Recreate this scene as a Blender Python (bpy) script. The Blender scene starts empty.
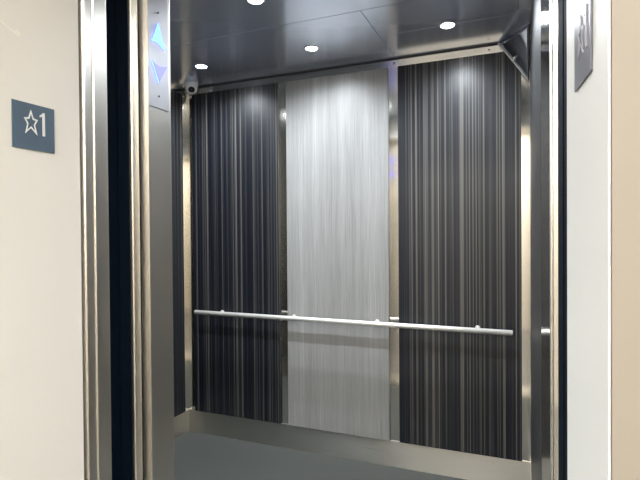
import bpy, bmesh, math, random
from mathutils import Vector, Matrix
random.seed(4)
S = bpy.context.scene
C = S.collection
PI = math.pi

# ------------------------------------------------------------------ materials
def new_mat(name):
    m = bpy.data.materials.new(name); m.use_nodes = True
    return m, m.node_tree.nodes, m.node_tree.links, m.node_tree.nodes['Principled BSDF']

def plain(name, col, rough=.5, metal=0., spec=.5, bump=0., bscale=200., coat=0.):
    m, n, l, b = new_mat(name)
    b.inputs['Base Color'].default_value = (*col, 1)
    b.inputs['Roughness'].default_value = rough
    b.inputs['Metallic'].default_value = metal
    b.inputs['Specular IOR Level'].default_value = spec
    b.inputs['Coat Weight'].default_value = coat
    if bump:
        tc = n.new('ShaderNodeTexCoord'); no = n.new('ShaderNodeTexNoise'); bu = n.new('ShaderNodeBump')
        no.inputs['Scale'].default_value = bscale; no.inputs['Detail'].default_value = 3
        bu.inputs['Strength'].default_value = bump; bu.inputs['Distance'].default_value = .002
        l.new(tc.outputs['Object'], no.inputs['Vector']); l.new(no.outputs['Fac'], bu.inputs['Height'])
        l.new(bu.outputs['Normal'], b.inputs['Normal'])
    return m

def emit(name, col, strength):
    m, n, l, b = new_mat(name)
    b.inputs['Base Color'].default_value = (*[c * .06 for c in col], 1)
    b.inputs['Roughness'].default_value = .4
    b.inputs['Emission Color'].default_value = (*col, 1)
    b.inputs['Emission Strength'].default_value = strength
    return m

def mapped(n, l, scale, loc=(0, 0, 0)):
    tc = n.new('ShaderNodeTexCoord'); mp = n.new('ShaderNodeMapping')
    mp.inputs['Scale'].default_value = scale; mp.inputs['Location'].default_value = loc
    l.new(tc.outputs['Object'], mp.inputs['Vector'])
    return mp.outputs['Vector']

def noise(n, l, vec, detail=4, rough=.6):
    no = n.new('ShaderNodeTexNoise'); no.inputs['Scale'].default_value = 1
    no.inputs['Detail'].default_value = detail; no.inputs['Roughness'].default_value = rough
    l.new(vec, no.inputs['Vector'])
    return no.outputs['Fac']

def ramp(n, l, fac, stops):
    r = n.new('ShaderNodeValToRGB')
    e = r.color_ramp.elements
    while len(e) < len(stops): e.new(.5)
    for el, (p, c) in zip(e, stops):
        el.position = p; el.color = (*c, 1)
    l.new(fac, r.inputs['Fac'])
    return r.outputs['Color']

def striped(name, seed):
    m, n, l, b = new_mat(name)
    a = noise(n, l, mapped(n, l, (125, 125, .12), (seed, seed * 2, 0)), 3, .62)
    c = ramp(n, l, a, [(.30, (.002, .003, .007)), (.46, (.006, .0075, .013)), (.53, (.016, .017, .020)),
                       (.57, (.050, .048, .044)), (.65, (.10, .094, .084)), (.78, (.16, .152, .135))])
    l.new(c, b.inputs['Base Color'])
    b.inputs['Roughness'].default_value = .37
    b.inputs['Specular IOR Level'].default_value = .42
    return m

def grey_wood(name, seed):
    m, n, l, b = new_mat(name)
    broad = noise(n, l, mapped(n, l, (16, 16, .25), (seed, 0, 0)), 3, .6)
    fine = noise(n, l, mapped(n, l, (230, 230, 4.), (seed * 3, 0, 0)), 5, .7)
    mx = n.new('ShaderNodeMath'); mx.operation = 'MULTIPLY_ADD'
    l.new(broad, mx.inputs[0]); mx.inputs[1].default_value = .42
    m2 = n.new('ShaderNodeMath'); m2.operation = 'MULTIPLY'; l.new(fine, m2.inputs[0]); m2.inputs[1].default_value = .58
    l.new(m2.outputs[0], mx.inputs[2])
    c = ramp(n, l, mx.outputs[0], [(.32, (.17, .167, .158)), (.45, (.232, .229, .221)), (.55, (.275, .272, .263)), (.66, (.345, .342, .332))])
    l.new(c, b.inputs['Base Color'])
    b.inputs['Roughness'].default_value = .42
    b.inputs['Specular IOR Level'].default_value = .42
    return m

def steel(name, col=(.58, .56, .53), rough=.16, aniso=.7, rot=0., grain=(300, 300, 2.), metal=1.):
    m, n, l, b = new_mat(name)
    b.inputs['Base Color'].default_value = (*col, 1)
    b.inputs['Metallic'].default_value = metal
    f = noise(n, l, mapped(n, l, grain), 4, .6)
    mr = n.new('ShaderNodeMapRange'); l.new(f, mr.inputs['Value'])
    mr.inputs['From Min'].default_value = .3; mr.inputs['From Max'].default_value = .7
    mr.inputs['To Min'].default_value = rough * .85; mr.inputs['To Max'].default_value = rough * 1.15
    l.new(mr.outputs['Result'], b.inputs['Roughness'])
    if aniso:
        b.inputs['Anisotropic'].default_value = aniso
        b.inputs['Anisotropic Rotation'].default_value = rot
        t = n.new('ShaderNodeTangent'); t.direction_type = 'RADIAL'; t.axis = 'Z'
        l.new(t.outputs['Tangent'], b.inputs['Tangent'])
    return m

M = {}
M['stripeA'] = striped('dark striped laminate', 3.1)
M['stripeB'] = striped('dark striped laminate second cut', 11.7)
M['stripeC'] = striped('dark striped laminate third cut', 23.3)
M['stripeD'] = striped('dark striped laminate fourth cut', 37.9)
M['grey'] = grey_wood('whitewashed grey wood laminate', 5.2)
M['steel'] = steel('brushed stainless', (.76, .74, .69), rough=.10, aniso=.6)
M['jamb'] = steel('brushed stainless door jamb', (.80, .77, .71), .38, .5)
M['facemetal'] = steel('satin lantern plate', (.50, .50, .52), .46, .3)
M['cabfront_dim'] = steel('darkened front return steel', (.55, .54, .51), .18, .4)  # same steel as the jamb, darkened so its mirrored image stays dim
M['mirror'] = steel('polished stainless ceiling', (.70, .75, .86), .2, 0, metal=.70)
M['base'] = steel('brushed stainless kick plate', (.60, .58, .53), .32, .9, .25, (3, 300, 300))
M['rail'] = steel('satin steel tube', (.82, .80, .75), .36, 0, metal=.55)
M['seam'] = plain('dark seam', (.01, .01, .012), .6)
M['black'] = plain('black rubber and painted steel', (.0025, .006, .012), .7, spec=.03)
M['bead'] = plain('satin bright steel bead', (.66, .645, .60), .45, 1)
M['white'] = plain('off white painted plaster', (.84, .815, .765), .45, bump=.12, bscale=60)
M['white_cool_lit'] = plain('white plaster tinted by cab light', (.72, .745, .745), .4, bump=.15, bscale=40)  # same white paint, with cool cab light put into its colour
M['beige'] = plain('beige painted plaster', (.285, .256, .214), .6, bump=.1, bscale=80)
M['lobbywall'] = plain('pale lobby plaster', (.80, .75, .66), .6)
M['scuff'] = plain('bare plaster scratch', (.90, .89, .80), .6)
M['floor'] = plain('grey green vinyl', (.061, .064, .059), .6, spec=.25, bump=.05, bscale=300)
M['lobbyfloor'] = plain('pale tile', (.15, .145, .135), .45)
M['plaque'] = plain('slate blue plaque', (.085, .13, .185), .45)
M['plaque_reflecting'] = plain('plaque lightened by reflection', (.15, .155, .19), .3)  # plaque colour lightened to carry a bright grazing reflection
M['raised_shaded'] = plain('shaded raised lettering', (.36, .36, .40), .4)  # lettering colour darkened to carry the shading on the edge-on plaque
M['raised'] = plain('white raised lettering', (.80, .82, .82), .4)
M['cam'] = plain('white plastic', (.88, .88, .90), .35)
M['camglass'] = plain('smoked lens', (.012, .012, .016), .08)
M['chrome'] = plain('chrome', (.75, .75, .77), .15, 1)
M['convex'] = plain('convex mirror', (.72, .73, .78), .03, 1)
M['lens'] = emit('downlight lens', (.93, .97, 1.), 70)
M['ceil_lobby'] = plain('white ceiling tile', (.8, .78, .74), .8)
M['panel_light'] = emit('lobby ceiling light', (1., .968, .925), 16.5)
M['arrow_on'] = emit('lit arrow', (.26, .70, 1.), 1.0)
M['arrow_dim'] = emit('unlit arrow with blue spill', (.50, .52, .98), .50)
M['blue_edge'] = emit('blue lit lens edge', (.02, .05, 1.), 16.0)

# ------------------------------------------------------------------ mesh helpers
def link(name, bm, mat, parent=None, loc=None, smooth=False, bevel=0.):
    me = bpy.data.meshes.new(name)
    bmesh.ops.recalc_face_normals(bm, faces=bm.faces[:])
    bm.to_mesh(me); bm.free()
    o = bpy.data.objects.new(name, me); C.objects.link(o)
    for mm in (mat if isinstance(mat, (list, tuple)) else [mat]): me.materials.append(mm)
    if smooth:
        for p in me.polygons: p.use_smooth = True
    if parent: o.parent = parent
    if loc: o.location = loc
    if bevel:
        bv = o.modifiers.new('bevel', 'BEVEL'); bv.width = bevel; bv.segments = 3; bv.limit_method = 'ANGLE'
        bv.angle_limit = math.radians(40); bv.harden_normals = False
    return o

def box(bm, x0, x1, y0, y1, z0, z1):
    v = [bm.verts.new(p) for p in ((x0,y0,z0),(x1,y0,z0),(x1,y1,z0),(x0,y1,z0),(x0,y0,z1),(x1,y0,z1),(x1,y1,z1),(x0,y1,z1))]
    for f in ((0,1,2,3),(4,5,6,7),(0,1,5,4),(1,2,6,5),(2,3,7,6),(3,0,4,7)): bm.faces.new([v[i] for i in f])

def boxes(*bs):
    bm = bmesh.new()
    for b in bs: box(bm, *b)
    return bm

def extrude_plan(pts, z0, z1):
    bm = bmesh.new()
    a = [bm.verts.new((x, y, z0)) for x, y in pts]; b = [bm.verts.new((x, y, z1)) for x, y in pts]
    n = len(pts)
    bm.faces.new(a); bm.faces.new(b)
    for i in range(n): bm.faces.new((a[i], a[(i+1) % n], b[(i+1) % n], b[i]))
    return bm

def slab_poly(pts, o, u, w, depth, bm=None, ring=None):
    """polygon in (s, t) on the plane through o with axes u (s) and w (t), thickened along u x w; ring = inner polygon (outline)"""
    bm = bm or bmesh.new()
    o, u, w = Vector(o), Vector(u), Vector(w); nrm = u.cross(w).normalized()
    P = lambda s, t, d: bm.verts.new(o + u * s + w * t + nrm * d)
    n = len(pts)
    a = [P(s, t, 0) for s, t in pts]; b = [P(s, t, depth) for s, t in pts]
    if ring is None:
        bm.faces.new(a); bm.faces.new(b)
    else:
        c = [P(s, t, 0) for s, t in ring]; d = [P(s, t, depth) for s, t in ring]
    for i in range(n):
        j = (i + 1) % n
        bm.faces.new((a[i], a[j], b[j], b[i]))
        if ring is not None:
            bm.faces.new((c[i], c[j], d[j], d[i])); bm.faces.new((a[i], a[j], c[j], c[i])); bm.faces.new((b[i], b[j], d[j], d[i]))
    return bm

def lathe(bm, prof, segs=32, mat=None):
    """profile (r, z) about local Z; mat: Matrix to place"""
    rows = []
    for r, z in prof:
        if r < 1e-6: rows.append([bm.verts.new((0, 0, z))])
        else: rows.append([bm.verts.new((r * math.cos(2*PI*i/segs), r * math.sin(2*PI*i/segs), z)) for i in range(segs)])
    for A, B in zip(rows, rows[1:]):
        for i in range(segs):
            j = (i + 1) % segs
            if len(A) == 1 and len(B) == 1: continue
            if len(A) == 1: bm.faces.new((A[0], B[i], B[j]))
            elif len(B) == 1: bm.faces.new((A[i], A[j], B[0]))
            else: bm.faces.new((A[i], A[j], B[j], B[i]))
    if mat is not None:
        vs = [v for row in rows for v in row]
        bmesh.ops.transform(bm, matrix=mat, verts=vs)
    return bm

def tube(bm, p, q, r, segs=20, caps=True):
    p, q = Vector(p), Vector(q); d = q - p
    mt = Matrix.Translation(p) @ d.to_track_quat('Z', 'Y').to_matrix().to_4x4()
    L = d.length; e = min(r * .25, L * .2)
    prof = [(0, 0), (r - e, 0), (r, e), (r, L - e), (r - e, L), (0, L)] if caps else [(r, 0), (r, L)]
    return lathe(bm, prof, segs, mt)

def struct(name, bm, mat, label=None, **k):
    o = link(name, bm, mat, **k); o['kind'] = 'structure'
    if label: o['label'] = label
    return o

def thing(name, label, cat, loc=(0, 0, 0), group=None):
    o = bpy.data.objects.new(name, None); C.objects.link(o)
    o.empty_display_size = .05
    o.location = loc; o['label'] = label; o['category'] = cat
    if group: o['group'] = group
    return o

def tag(o, label, cat, group=None):
    o['label'] = label; o['category'] = cat
    if group: o['group'] = group
    return o

def part(name, bm, mat, parent, label=None, **k):
    """a part whose vertices are given in world space"""
    off = Vector((0, 0, 0)); p = parent
    while p is not None: off += p.location; p = p.parent
    bmesh.ops.translate(bm, vec=-off, verts=bm.verts[:])
    o = link(name, bm, mat, parent, **k)
    if label: o['label'] = label
    return o

# ------------------------------------------------------------------ the setting: elevator cab
CH = 2.353            # cab ceiling height
XL, YB = -2.152, 2.806
def XR(y): return .039 + (1.36 - y) * (.039 - .025) / 1.446     # right wall in plan
struct('wall_back', boxes((-2.19, .06, YB, YB + .03, 0, CH)), M['steel'], 'polished steel back wall of the elevator cab')
struct('wall_left', boxes((XL - .03, XL, 1.36, YB, 0, CH)), M['steel'], 'steel left wall of the elevator cab')
struct('wall_right', extrude_plan([(XR(1.36), 1.36), (XR(YB), YB), (.08, YB), (.08, 1.36)], 0, CH), M['steel'], 'steel right wall of the elevator cab')
struct('floor', boxes((-2.19, .12, 1.2, 2.85, -.05, 0)), M['floor'], 'grey green vinyl floor of the elevator cab')
struct('baseboard_back', boxes((XL + .003, XR(2.8) - .003, 2.799, 2.8055, .0005, .1505)), M['base'], 'brushed steel kick plate along the back wall')
struct('baseboard_left', boxes((XL + .0005, XL + .008, 1.37, 2.798, .0005, .1505)), M['base'], 'brushed steel kick plate along the left wall')
struct('baseboard_right', extrude_plan([(XR(1.37) - .0005, 1.37), (XR(2.797) - .0005, 2.797), (XR(2.797) - .004, 2.797), (XR(1.37) - .004, 1.37)], .0005, .1505), M['base'], 'brushed steel kick plate along the right wall')

# polished ceiling of butted plates with fine seams
HX0, HX1, HY0, HY1 = -.682, -.03, 2.145, 2.455
sm = .0035
bm = boxes((-2.18, .07, 1.36, HY0 - sm, CH, CH + .02),
           (-2.18, HX0 - sm, HY0, 2.83, CH, CH + .02),
           (HX0, .07, HY1 + sm, 2.83, CH, CH + .02),
           (HX1 + sm, .07, HY0, HY1, CH, CH + .02))
struct('ceiling', bm, M['mirror'], 'mirror polished steel ceiling of the elevator cab')
struct('ceiling_backing', boxes((-2.2, .1, 1.36, 2.84, CH + .0205, CH + .04)), M['seam'])
h = thing('ceiling_hatch', 'rectangular steel access hatch set flush in the ceiling above the grey panel', 'hatch', (HX0, HY0, CH))
part('hatch_plate', boxes((HX0, HX1, HY0, HY1, CH, CH + .02)), M['mirror'], h)

fz = struct('trim_7', boxes((XL + .01, XR(2.8) - .008, 2.799, 2.8055, 2.305, 2.343)), M['steel'], 'narrow steel frieze between the panels and the ceiling', bevel=.001)
for x in (-.693, -.178):
    link('screw', tube(bmesh.new(), (x, 2.7975, 2.325), (x, 2.8, 2.325), .0045, 14), M['seam'], fz)
struct('trim_8', boxes((XL + .01, XR(2.8) - .004, 2.801, 2.8055, 2.344, CH)), M['seam'], 'dark shadow joint under the ceiling')

# ------------------------------------------------------------------ wall panels
ZB, ZT = .151, 2.302
def panel(label, mat, x0, x1, y0, y1, z0=ZB, z1=ZT, group='cladding panels of the cab'):
    cx, cy = (x0 + x1) / 2, (y0 + y1) / 2
    bm = boxes((x0 - cx, x1 - cx, y0 - cy, y1 - cy, 0, z1 - z0))
    o = link('wall_panel', bm, mat, loc=(cx, cy, z0), bevel=.0012)
    return tag(o, label, 'wall panel', group)
panel('tall dark striped wood panel on the back wall between the corner camera and the grey panel', M['stripeA'], -2.092, -1.436, 2.792, 2.8055)
panel('tall whitewashed grey wood panel in the middle of the back wall', M['grey'], -1.381, -.730, 2.792, 2.8055)
panel('tall dark striped wood panel on the back wall under the triangular corner mirror', M['stripeB'], -.672, -.020, 2.792, 2.8055)
panel('dark striped wood panel on the side wall beside the white dome camera', M['stripeC'], XL + .0005, XL + .013, 1.42, 2.752)
o = link('wall_panel', extrude_plan([(XR(1.3605) - .0005, 1.3605), (XR(2.772) - .0005, 2.772), (XR(2.772) - .003, 2.772), (XR(1.3605) - .003, 1.3605)], 0, ZT - ZB), M['stripeD'], loc=(0, 0, ZB))
tag(o, 'dark striped wood panel on the side wall seen edge-on behind the triangular mirror', 'wall panel', 'cladding panels of the cab')

# ------------------------------------------------------------------ handrail
hr = thing('handrail', 'slim satin steel handrail across the back wall of the elevator', 'handrail', (-1.045, 2.792, .838))
part('rail', tube(bmesh.new(), (-2.03, 2.72, .8395), (-.061, 2.72, .8365), .0142, 28), M['rail'], hr, smooth=False, bevel=0)
for x in (-1.862, -1.335, -.80, -.24):
    st = part('standoff', tube(bmesh.new(), (x, 2.7285, .838), (x, 2.7915, .838), .006, 16), M['rail'], hr)
    part('flange', tube(bmesh.new(), (x, 2.788, .838), (x, 2.7919, .838), .014, 24), M['rail'], st)
for p in hr.children[0].data.polygons: p.use_smooth = len(p.vertices) == 4

# ------------------------------------------------------------------ downlights
def downlight(x, y, label):
    t = thing('downlight', label, 'ceiling light', (x, y, CH), 'recessed downlights in the cab ceiling')
    bm = bmesh.new(); lathe(bm, [(.031, -.001), (.033, -.004), (.040, -.004), (.043, -.0005), (.043, 0)], 40)
    link('trim_ring', bm, M['chrome'], t, smooth=True)
    bm = bmesh.new(); lathe(bm, [(0, -.007), (.012, -.0065), (.024, -.0045), (.031, -.0008)], 40)
    link('lens', bm, M['lens'], t, smooth=True)
    L = bpy.data.lights.new('downlight_beam', 'SPOT'); L.energy = 29; L.color = (.86, .93, 1.)
    L.shadow_soft_size = .018; L.spot_size = math.radians(160); L.spot_blend = 1.
    lo = bpy.data.objects.new('downlight_beam', L); C.objects.link(lo); lo.parent = t; lo.location = (0, 0, -.016)
    return t
downlight(-1.78, 2.47, 'lit round downlight in the ceiling next to the dome camera')
downlight(-1.065, 2.47, 'lit round downlight in the ceiling above the grey wood panel')
downlight(-.345, 2.46, 'lit round downlight in the ceiling above the striped panel by the corner mirror')
downlight(-1.78, 1.87, 'lit downlight of the row nearer the door, on the side of the arrow lantern')
downlight(-1.065, 1.87, 'lit downlight cut by the top of the photo, middle of the row nearer the door')
downlight(-.345, 1.87, 'lit downlight of the row nearer the door, on the side of the corner mirror')

# ------------------------------------------------------------------ dome camera
cx, cy = -2.035, 2.715
dc = thing('security_camera', 'small white dome security camera hanging in the ceiling corner', 'security camera', (cx, cy, CH))
bm = bmesh.new(); lathe(bm, [(0, 0), (.043, 0), (.043, -.018), (.040, -.024), (.036, -.026), (0, -.026)], 36)
link('mounting_base', bm, M['cam'], dc, smooth=True, bevel=0)
bm = bmesh.new()
lathe(bm, [(0, .0)] + [(.037 * math.sin(a), .037 * (1 - math.cos(a))) for a in [PI * i / 18 for i in range(1, 18)]] + [(0, .074)], 36)
hs = link('housing', bm, M['cam'], dc, smooth=True, loc=(0, 0, -.016 - .056))
vd = Vector((-cx, -cy, 1.35 - CH + .06)).normalized()
vd = (vd + Vector((0, 0, -.25))).normalized()
q = vd.to_track_quat('Z', 'Y').to_matrix().to_4x4()
bm = bmesh.new(); lathe(bm, [(.0235, .0295), (.0245, .0335), (.0225, .0350), (.0205, .0345), (.0205, .030)], 30, Matrix.Translation((0, 0, .037)) @ q)
link('lens_ring', bm, M['cam'], hs, smooth=True)
bm = bmesh.new(); lathe(bm, [(.0205, .0335), (.012, .0365), (0, .0375)], 30, Matrix.Translation((0, 0, .037)) @ q)
g = link('lens', bm, M['camglass'], hs, smooth=True); g['label'] = 'dark round camera lens'

# ------------------------------------------------------------------ triangular corner mirror
A = Vector((-.130, 2.7915, CH - .003)); B = Vector((XR(2.79) - .008, 2.789, 2.138)); Cc = Vector((XR(2.60) - .008, 2.605, CH - .003))
cmr = thing('corner_mirror', 'dark triangular convex mirror across the upper corner of ceiling and walls', 'mirror', (0, 2.7, CH))
bm = bmesh.new(); N = 14
nrm = (B - A).cross(Cc - A).normalized()
if nrm.dot(Vector((0, 0, 1.35)) - A) < 0: nrm = -nrm
grid = {}
for i in range(N + 1):
    for j in range(N + 1 - i):
        a, b = i / N, j / N; c = 1 - a - b
        grid[i, j] = bm.verts.new(A * c + B * a + Cc * b + nrm * (.05 * a * b * c))
for i in range(N):
    for j in range(N - i):
        bm.faces.new((grid[i, j], grid[i + 1, j], grid[i, j + 1]))
        if j < N - i - 1: bm.faces.new((grid[i + 1, j], grid[i + 1, j + 1], grid[i, j + 1]))
mf = part('mirror_face', bm, M['convex'], cmr, smooth=True)
sd = mf.modifiers.new('thickness', 'SOLIDIFY'); sd.thickness = .003; sd.offset = -1 if True else 1
bm = bmesh.new(); tube(bm, A + nrm * .002, B + nrm * .002, .0032, 12)
part('edge_trim', bm, M['cam'], cmr, smooth=True)
bm = bmesh.new(); tube(bm, B + nrm * .002, Cc + nrm * .002, .0024, 12)
part('edge_trim', bm, M['black'], cmr, smooth=True)
K = A.lerp(B, .50)
inn = (Cc - K).normalized()
bm = bmesh.new(); tube(bm, K + nrm * .004, K + inn * .034 + nrm * .010, .0042, 12)
part('retaining_clip', bm, M['cam'], cmr, smooth=True)

# ------------------------------------------------------------------ front of the cab and door gap
XJ = -1.104
ZH = 2.18
wfr = struct('wall_front', boxes((-2.18, XJ, 1.2495, 1.36, 0, CH)), M['jamb'], 'brushed steel front return of the cab that holds the arrow lantern', bevel=.002)
wfr.data.materials.append(M['cabfront_dim'])
for p in wfr.data.polygons:
    if p.normal.y > .9: p.material_index = 1
struct('wall_front_return', extrude_plan([(.0362, 1.3595), (.0520, 1.258), (.0520, 1.224), (.0665, 1.222), (.2, 1.222), (.2, 1.36)], 0, CH), M['steel'], 'narrow brushed steel front return beside the strike jamb')
struct('trim_9', extrude_plan([(.0519, 1.2555), (.0510, 1.250), (.0512, 1.240), (.0526, 1.230), (.0546, 1.2235), (.0570, 1.2205), (.0570, 1.2225), (.0519, 1.226)], .0005, CH - .001), M['bead'], 'bright rounded steel edge of the narrow front return', smooth=True)
struct('door_1', extrude_plan([(-1.139, 1.086), (-1.142, 1.105), (-1.139, 1.108), (-1.139, 1.118), (-1.143, 1.121), (-1.143, 1.158), (-1.139, 1.16), (-1.139, 1.202), (-1.9, 1.202), (-1.9, 1.086)], 0, ZH), M['black'], 'black edge of the open landing door')
struct('door_2', extrude_plan([(-1.133, 1.206), (-1.130, 1.209), (-1.130, 1.235), (-1.132, 1.238), (-1.9, 1.238), (-1.9, 1.206)], 0, ZH), M['jamb'], 'brushed steel edge of the open car door')
struct('trim_10', boxes((-1.9, -1.138, 1.2385, 1.249, 0, ZH)), M['black'], 'dark running gap between the car door and the front return')  # black block fills the gap in place of its shade
struct('trim_1', extrude_plan([(-1.112, .995), (-1.102, .996), (-1.098, .999), (-1.0985, 1.005), (-1.104, 1.008), (-1.104, 1.031), (-1.0995, 1.0335), (-1.0995, 1.0385), (-1.104, 1.041), (-1.104, 1.082), (-1.106, 1.085), (-1.3, 1.085), (-1.3, .995)], 0, ZH), M['jamb'], 'brushed steel door jamb with two bright beads')
struct('trim_6', boxes((-1.3, -1.116, .9875, .9945, 0, ZH)), M['black'], 'dark joint between plaster reveal and steel jamb')  # black filler stands in for the thin shadow line here
struct('trim_2', extrude_plan([(.0665, .922), (.0665, 1.03), (.0690, 1.033), (.0690, 1.06), (.0665, 1.063), (.0665, 1.217), (.2, 1.217), (.2, .922)], 0, ZH), M['black'], 'black strike jamb of the landing door')
struct('trim_3', boxes((-1.9, .2, .985, 1.246, ZH + .001, CH + .1)), M['jamb'], 'steel header over the elevator door')
struct('trim_4', boxes((-1.1035, .039, 1.247, 1.36, ZH + .001, CH)), M['jamb'], 'steel transom over the car door')
struct('trim_5', boxes((-1.9, .3, .93, 1.199, -.05, -.001)), M['base'], 'metal door sill')

# white plaster reveals
def rev(pts, mat, name, label): return struct(name, extrude_plan(pts, 0, 2.35), mat, label, bevel=.001)
wl = rev([(XJ, .66), (XJ, .987), (-1.3, .987), (-1.3, .785), (-1.108, .785), (-1.108, .66)], M['white'], 'wall_reveal_left', 'off white plaster reveal carrying the blue floor plaque')
wr = rev([(.063, .913), (.0883, .66), (.0915, .66), (.0915, .785), (.30, .785), (.30, .913)], M['white_cool_lit'], 'wall_reveal_right', 'white plaster reveal tinted as by cool cab light, carrying the edge-on floor plaque')
# scratch in the plaster of the near reveal
bm = slab_poly([(.7621, .4969), (.7901, .4862), (.8045, .4801), (.812, .4864), (.819, .4832), (.8193, .4715), (.8094, .4738), (.7924, .4802), (.7621, .4940)], (XJ + .0002, 0, 1.35), (0, 1, 0), (0, 0, 1), .0006)
sc = link('plaster_scratch', bm, M['scuff'], wl); sc['label'] = 'pale scratch in the plaster'

# ------------------------------------------------------------------ lobby
struct('wall_lobby_front', boxes((-3.2, -1.1083, .655, .78, 0, 2.75), (.0918, 2.2, .655, .78, 0, 2.75), (-1.1083, .0918, .655, .984, 2.351, 2.75)), M['beige'], 'beige plaster wall around the elevator opening')
struct('wall_lobby_back', boxes((-3.2, 2.2, -1.83, -1.75, 0, 2.75)), M['lobbywall'])
struct('wall_lobby_left', boxes((-3.28, -3.2, -1.83, .78, 0, 2.75)), M['lobbywall'])
struct('wall_lobby_right', boxes((2.2, 2.28, -1.83, .78, 0, 2.75)), M['lobbywall'])
struct('floor_lobby', boxes((-3.28, 2.28, -1.83, .93, -.05, -.0005)), M['lobbyfloor'])
struct('ceiling_lobby', boxes((-3.28, 2.28, -1.83, .78, 2.75, 2.8)), M['ceil_lobby'])
for i, (x, y) in enumerate(((-2.0, -1.15), (-.5, -1.15), (1.0, -1.15))):
    t = thing('lobby_light', ['flat ceiling light over the lobby, on the side of the blue plaque', 'flat ceiling light in the middle of the lobby, facing the elevator', 'flat ceiling light over the lobby, on the side of the edge-on plaque'][i], 'ceiling light', (x, y, 2.75), 'lobby ceiling lights')
    link('frame', boxes((-.62, .62, -.32, -.30, -.015, 0), (-.62, .62, .30, .32, -.015, 0), (-.62, -.60, -.30, .30, -.015, 0), (.60, .62, -.30, .30, -.015, 0)), M['cam'], t)
    link('diffuser', boxes((-.60, .60, -.30, .30, -.008, -.001)), M['panel_light'], t)

# ------------------------------------------------------------------ floor plaques
STAR = [(.8418,.3045),(.8490,.2855),(.8605,.2835),(.8525,.2690),(.8585,.2462),(.8418,.2612),(.8268,.2462),(.8322,.2695),(.8235,.2835),(.8352,.2855)]
ONE = [(.8650,.2950),(.8745,.3038),(.8790,.3040),(.8796,.2470),(.8730,.2470),(.8724,.2950),(.8660,.2915)]
def inset(pts, k):
    cx = sum(p[0] for p in pts) / len(pts); cy = sum(p[1] for p in pts) / len(pts)
    return [(cx + (x - cx) * k, cy + (y - cy) * k) for x, y in pts]
def plaque(label, org, u, w, y0, y1, z0, z1, pm, rm):
    """org, u, w: plane on the wall; s runs along u"""
    t = thing('floor_plaque', label, 'floor sign', Vector(org) + Vector(u) * (y0 + y1) / 2 + Vector(w) * z0, 'star 1 floor plaques on the door reveals')
    nrm = Vector(u).cross(Vector(w)).normalized()
    o0 = Vector(org) + nrm * .0003
    pl = part('plate', slab_poly([(y0, z0), (y1, z0), (y1, z1), (y0, z1)], o0, u, w, .003), pm, t, bevel=.0006)
    o1 = o0 + nrm * .0031
    s = part('star', slab_poly(STAR, o1, u, w, .0012, ring=inset(STAR, .70)), rm, t, 'raised star outline')
    d = part('numeral', slab_poly(ONE, o1, u, w, .0012), rm, t, 'raised number 1')
    return t
plaque('slate blue star 1 plaque on the off white reveal beside the steel jamb', (XJ, 0, 1.35), (0, 1, 0), (0, 0, 1), .795, .907, .209, .320, M['plaque'], M['raised'])
ur = Vector((.0883 - .063, .66 - .913, 0)).normalized()       # runs towards the camera on the strike side
# place so that its far edge is at y = .833
s_far = (.913 - .833) / abs(ur.y)
org = Vector((.063, .913, 1.35)) + ur * (s_far - .795)
plaque('star 1 plaque with reflection in its grey colour on the strike side reveal, seen almost edge-on at the top', org, ur, (0, 0, 1), .795, .897, .209, .320, M['plaque_reflecting'], M['raised_shaded'])

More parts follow.
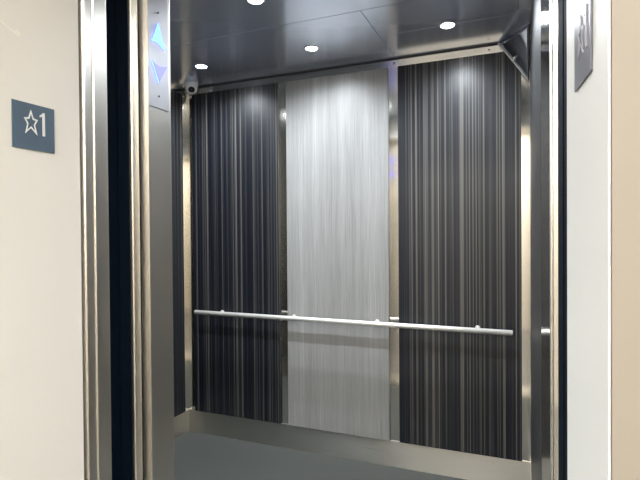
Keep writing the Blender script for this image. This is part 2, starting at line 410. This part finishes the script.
# ------------------------------------------------------------------ direction lantern
ln = thing('direction_sign', 'tall steel lantern plate with lit blue up arrow and dim down arrow', 'direction sign', (XJ, 1.298, 1.763))
o0 = Vector((XJ + .0003, 0, 1.35))
U, W = (0, 1, 0), (0, 0, 1)
pts = [(1.251, .413), (1.345, .413), (1.345, .770), (1.339, .786), (1.326, .793), (1.270, .793), (1.257, .786), (1.251, .770)]
part('faceplate', slab_poly(pts, o0, U, W, .003), M['facemetal'], ln, bevel=.0008)
def arrow(pts, mat, label):
    bm = slab_poly(pts, o0 + Vector((.0031, 0, 0)), U, W, .0025)
    for f in bm.faces: f.material_index = 0 if len(f.verts) > 4 else 1
    return part('arrow', bm, [mat, M['blue_edge']], ln, label)
arrow([(1.2645, .622), (1.280, .6255), (1.2955, .6245), (1.311, .620), (1.3285, .612), (1.314, .640), (1.2956, .687), (1.280, .650)], M['arrow_on'], 'lit blue-white up arrow')
arrow([(1.264, .5585), (1.280, .553), (1.296, .549), (1.315, .552), (1.337, .559), (1.318, .530), (1.296, .495), (1.280, .527)], M['arrow_dim'], 'dim violet-blue down arrow')
for z in (.722, .452):
    bm = bmesh.new(); tube(bm, (XJ + .0034, 1.297, 1.35 + z), (XJ + .0048, 1.297, 1.35 + z), .0035, 16)
    part('screw', bm, M['seam'], ln, 'small dark screw')

# ------------------------------------------------------------------ camera
cam = bpy.data.cameras.new('camera'); co = bpy.data.objects.new('camera', cam); C.objects.link(co)
yaw, pit, rol = math.radians(22.508), math.radians(-.67), math.radians(-.426)
def rows(v):
    x, y, z = v
    c, s = math.cos(yaw), math.sin(yaw); xr = x*c + y*s; d = -x*s + y*c
    cp, sp = math.cos(pit), math.sin(pit); d2 = d*cp + z*sp; z2 = -d*sp + z*cp
    cr, sr = math.cos(rol), math.sin(rol)
    return xr*cr + z2*sr, -xr*sr + z2*cr, d2
cols = [rows(e) for e in ((1,0,0), (0,1,0), (0,0,1))]
R = Matrix(((cols[0][0], cols[0][1], -cols[0][2]), (cols[1][0], cols[1][1], -cols[1][2]), (cols[2][0], cols[2][1], -cols[2][2])))
co.matrix_world = Matrix.Translation((0, 0, 1.35)) @ R.to_4x4()
cam.sensor_width = 36; cam.lens = 36 * 496.36 / 640; cam.clip_start = .02
S.camera = co

w = bpy.data.worlds.new('world'); S.world = w; w.use_nodes = True
w.node_tree.nodes['Background'].inputs['Color'].default_value = (.9, .92, 1, 1)
w.node_tree.nodes['Background'].inputs['Strength'].default_value = .05
vs = S.view_settings
vs.view_transform = 'Standard'; vs.look = 'None'; vs.gamma = 1; vs.use_curve_mapping = False; vs.exposure = .75
S.cycles.max_bounces = 10; S.cycles.glossy_bounces = 6; S.cycles.sample_clamp_indirect = 8
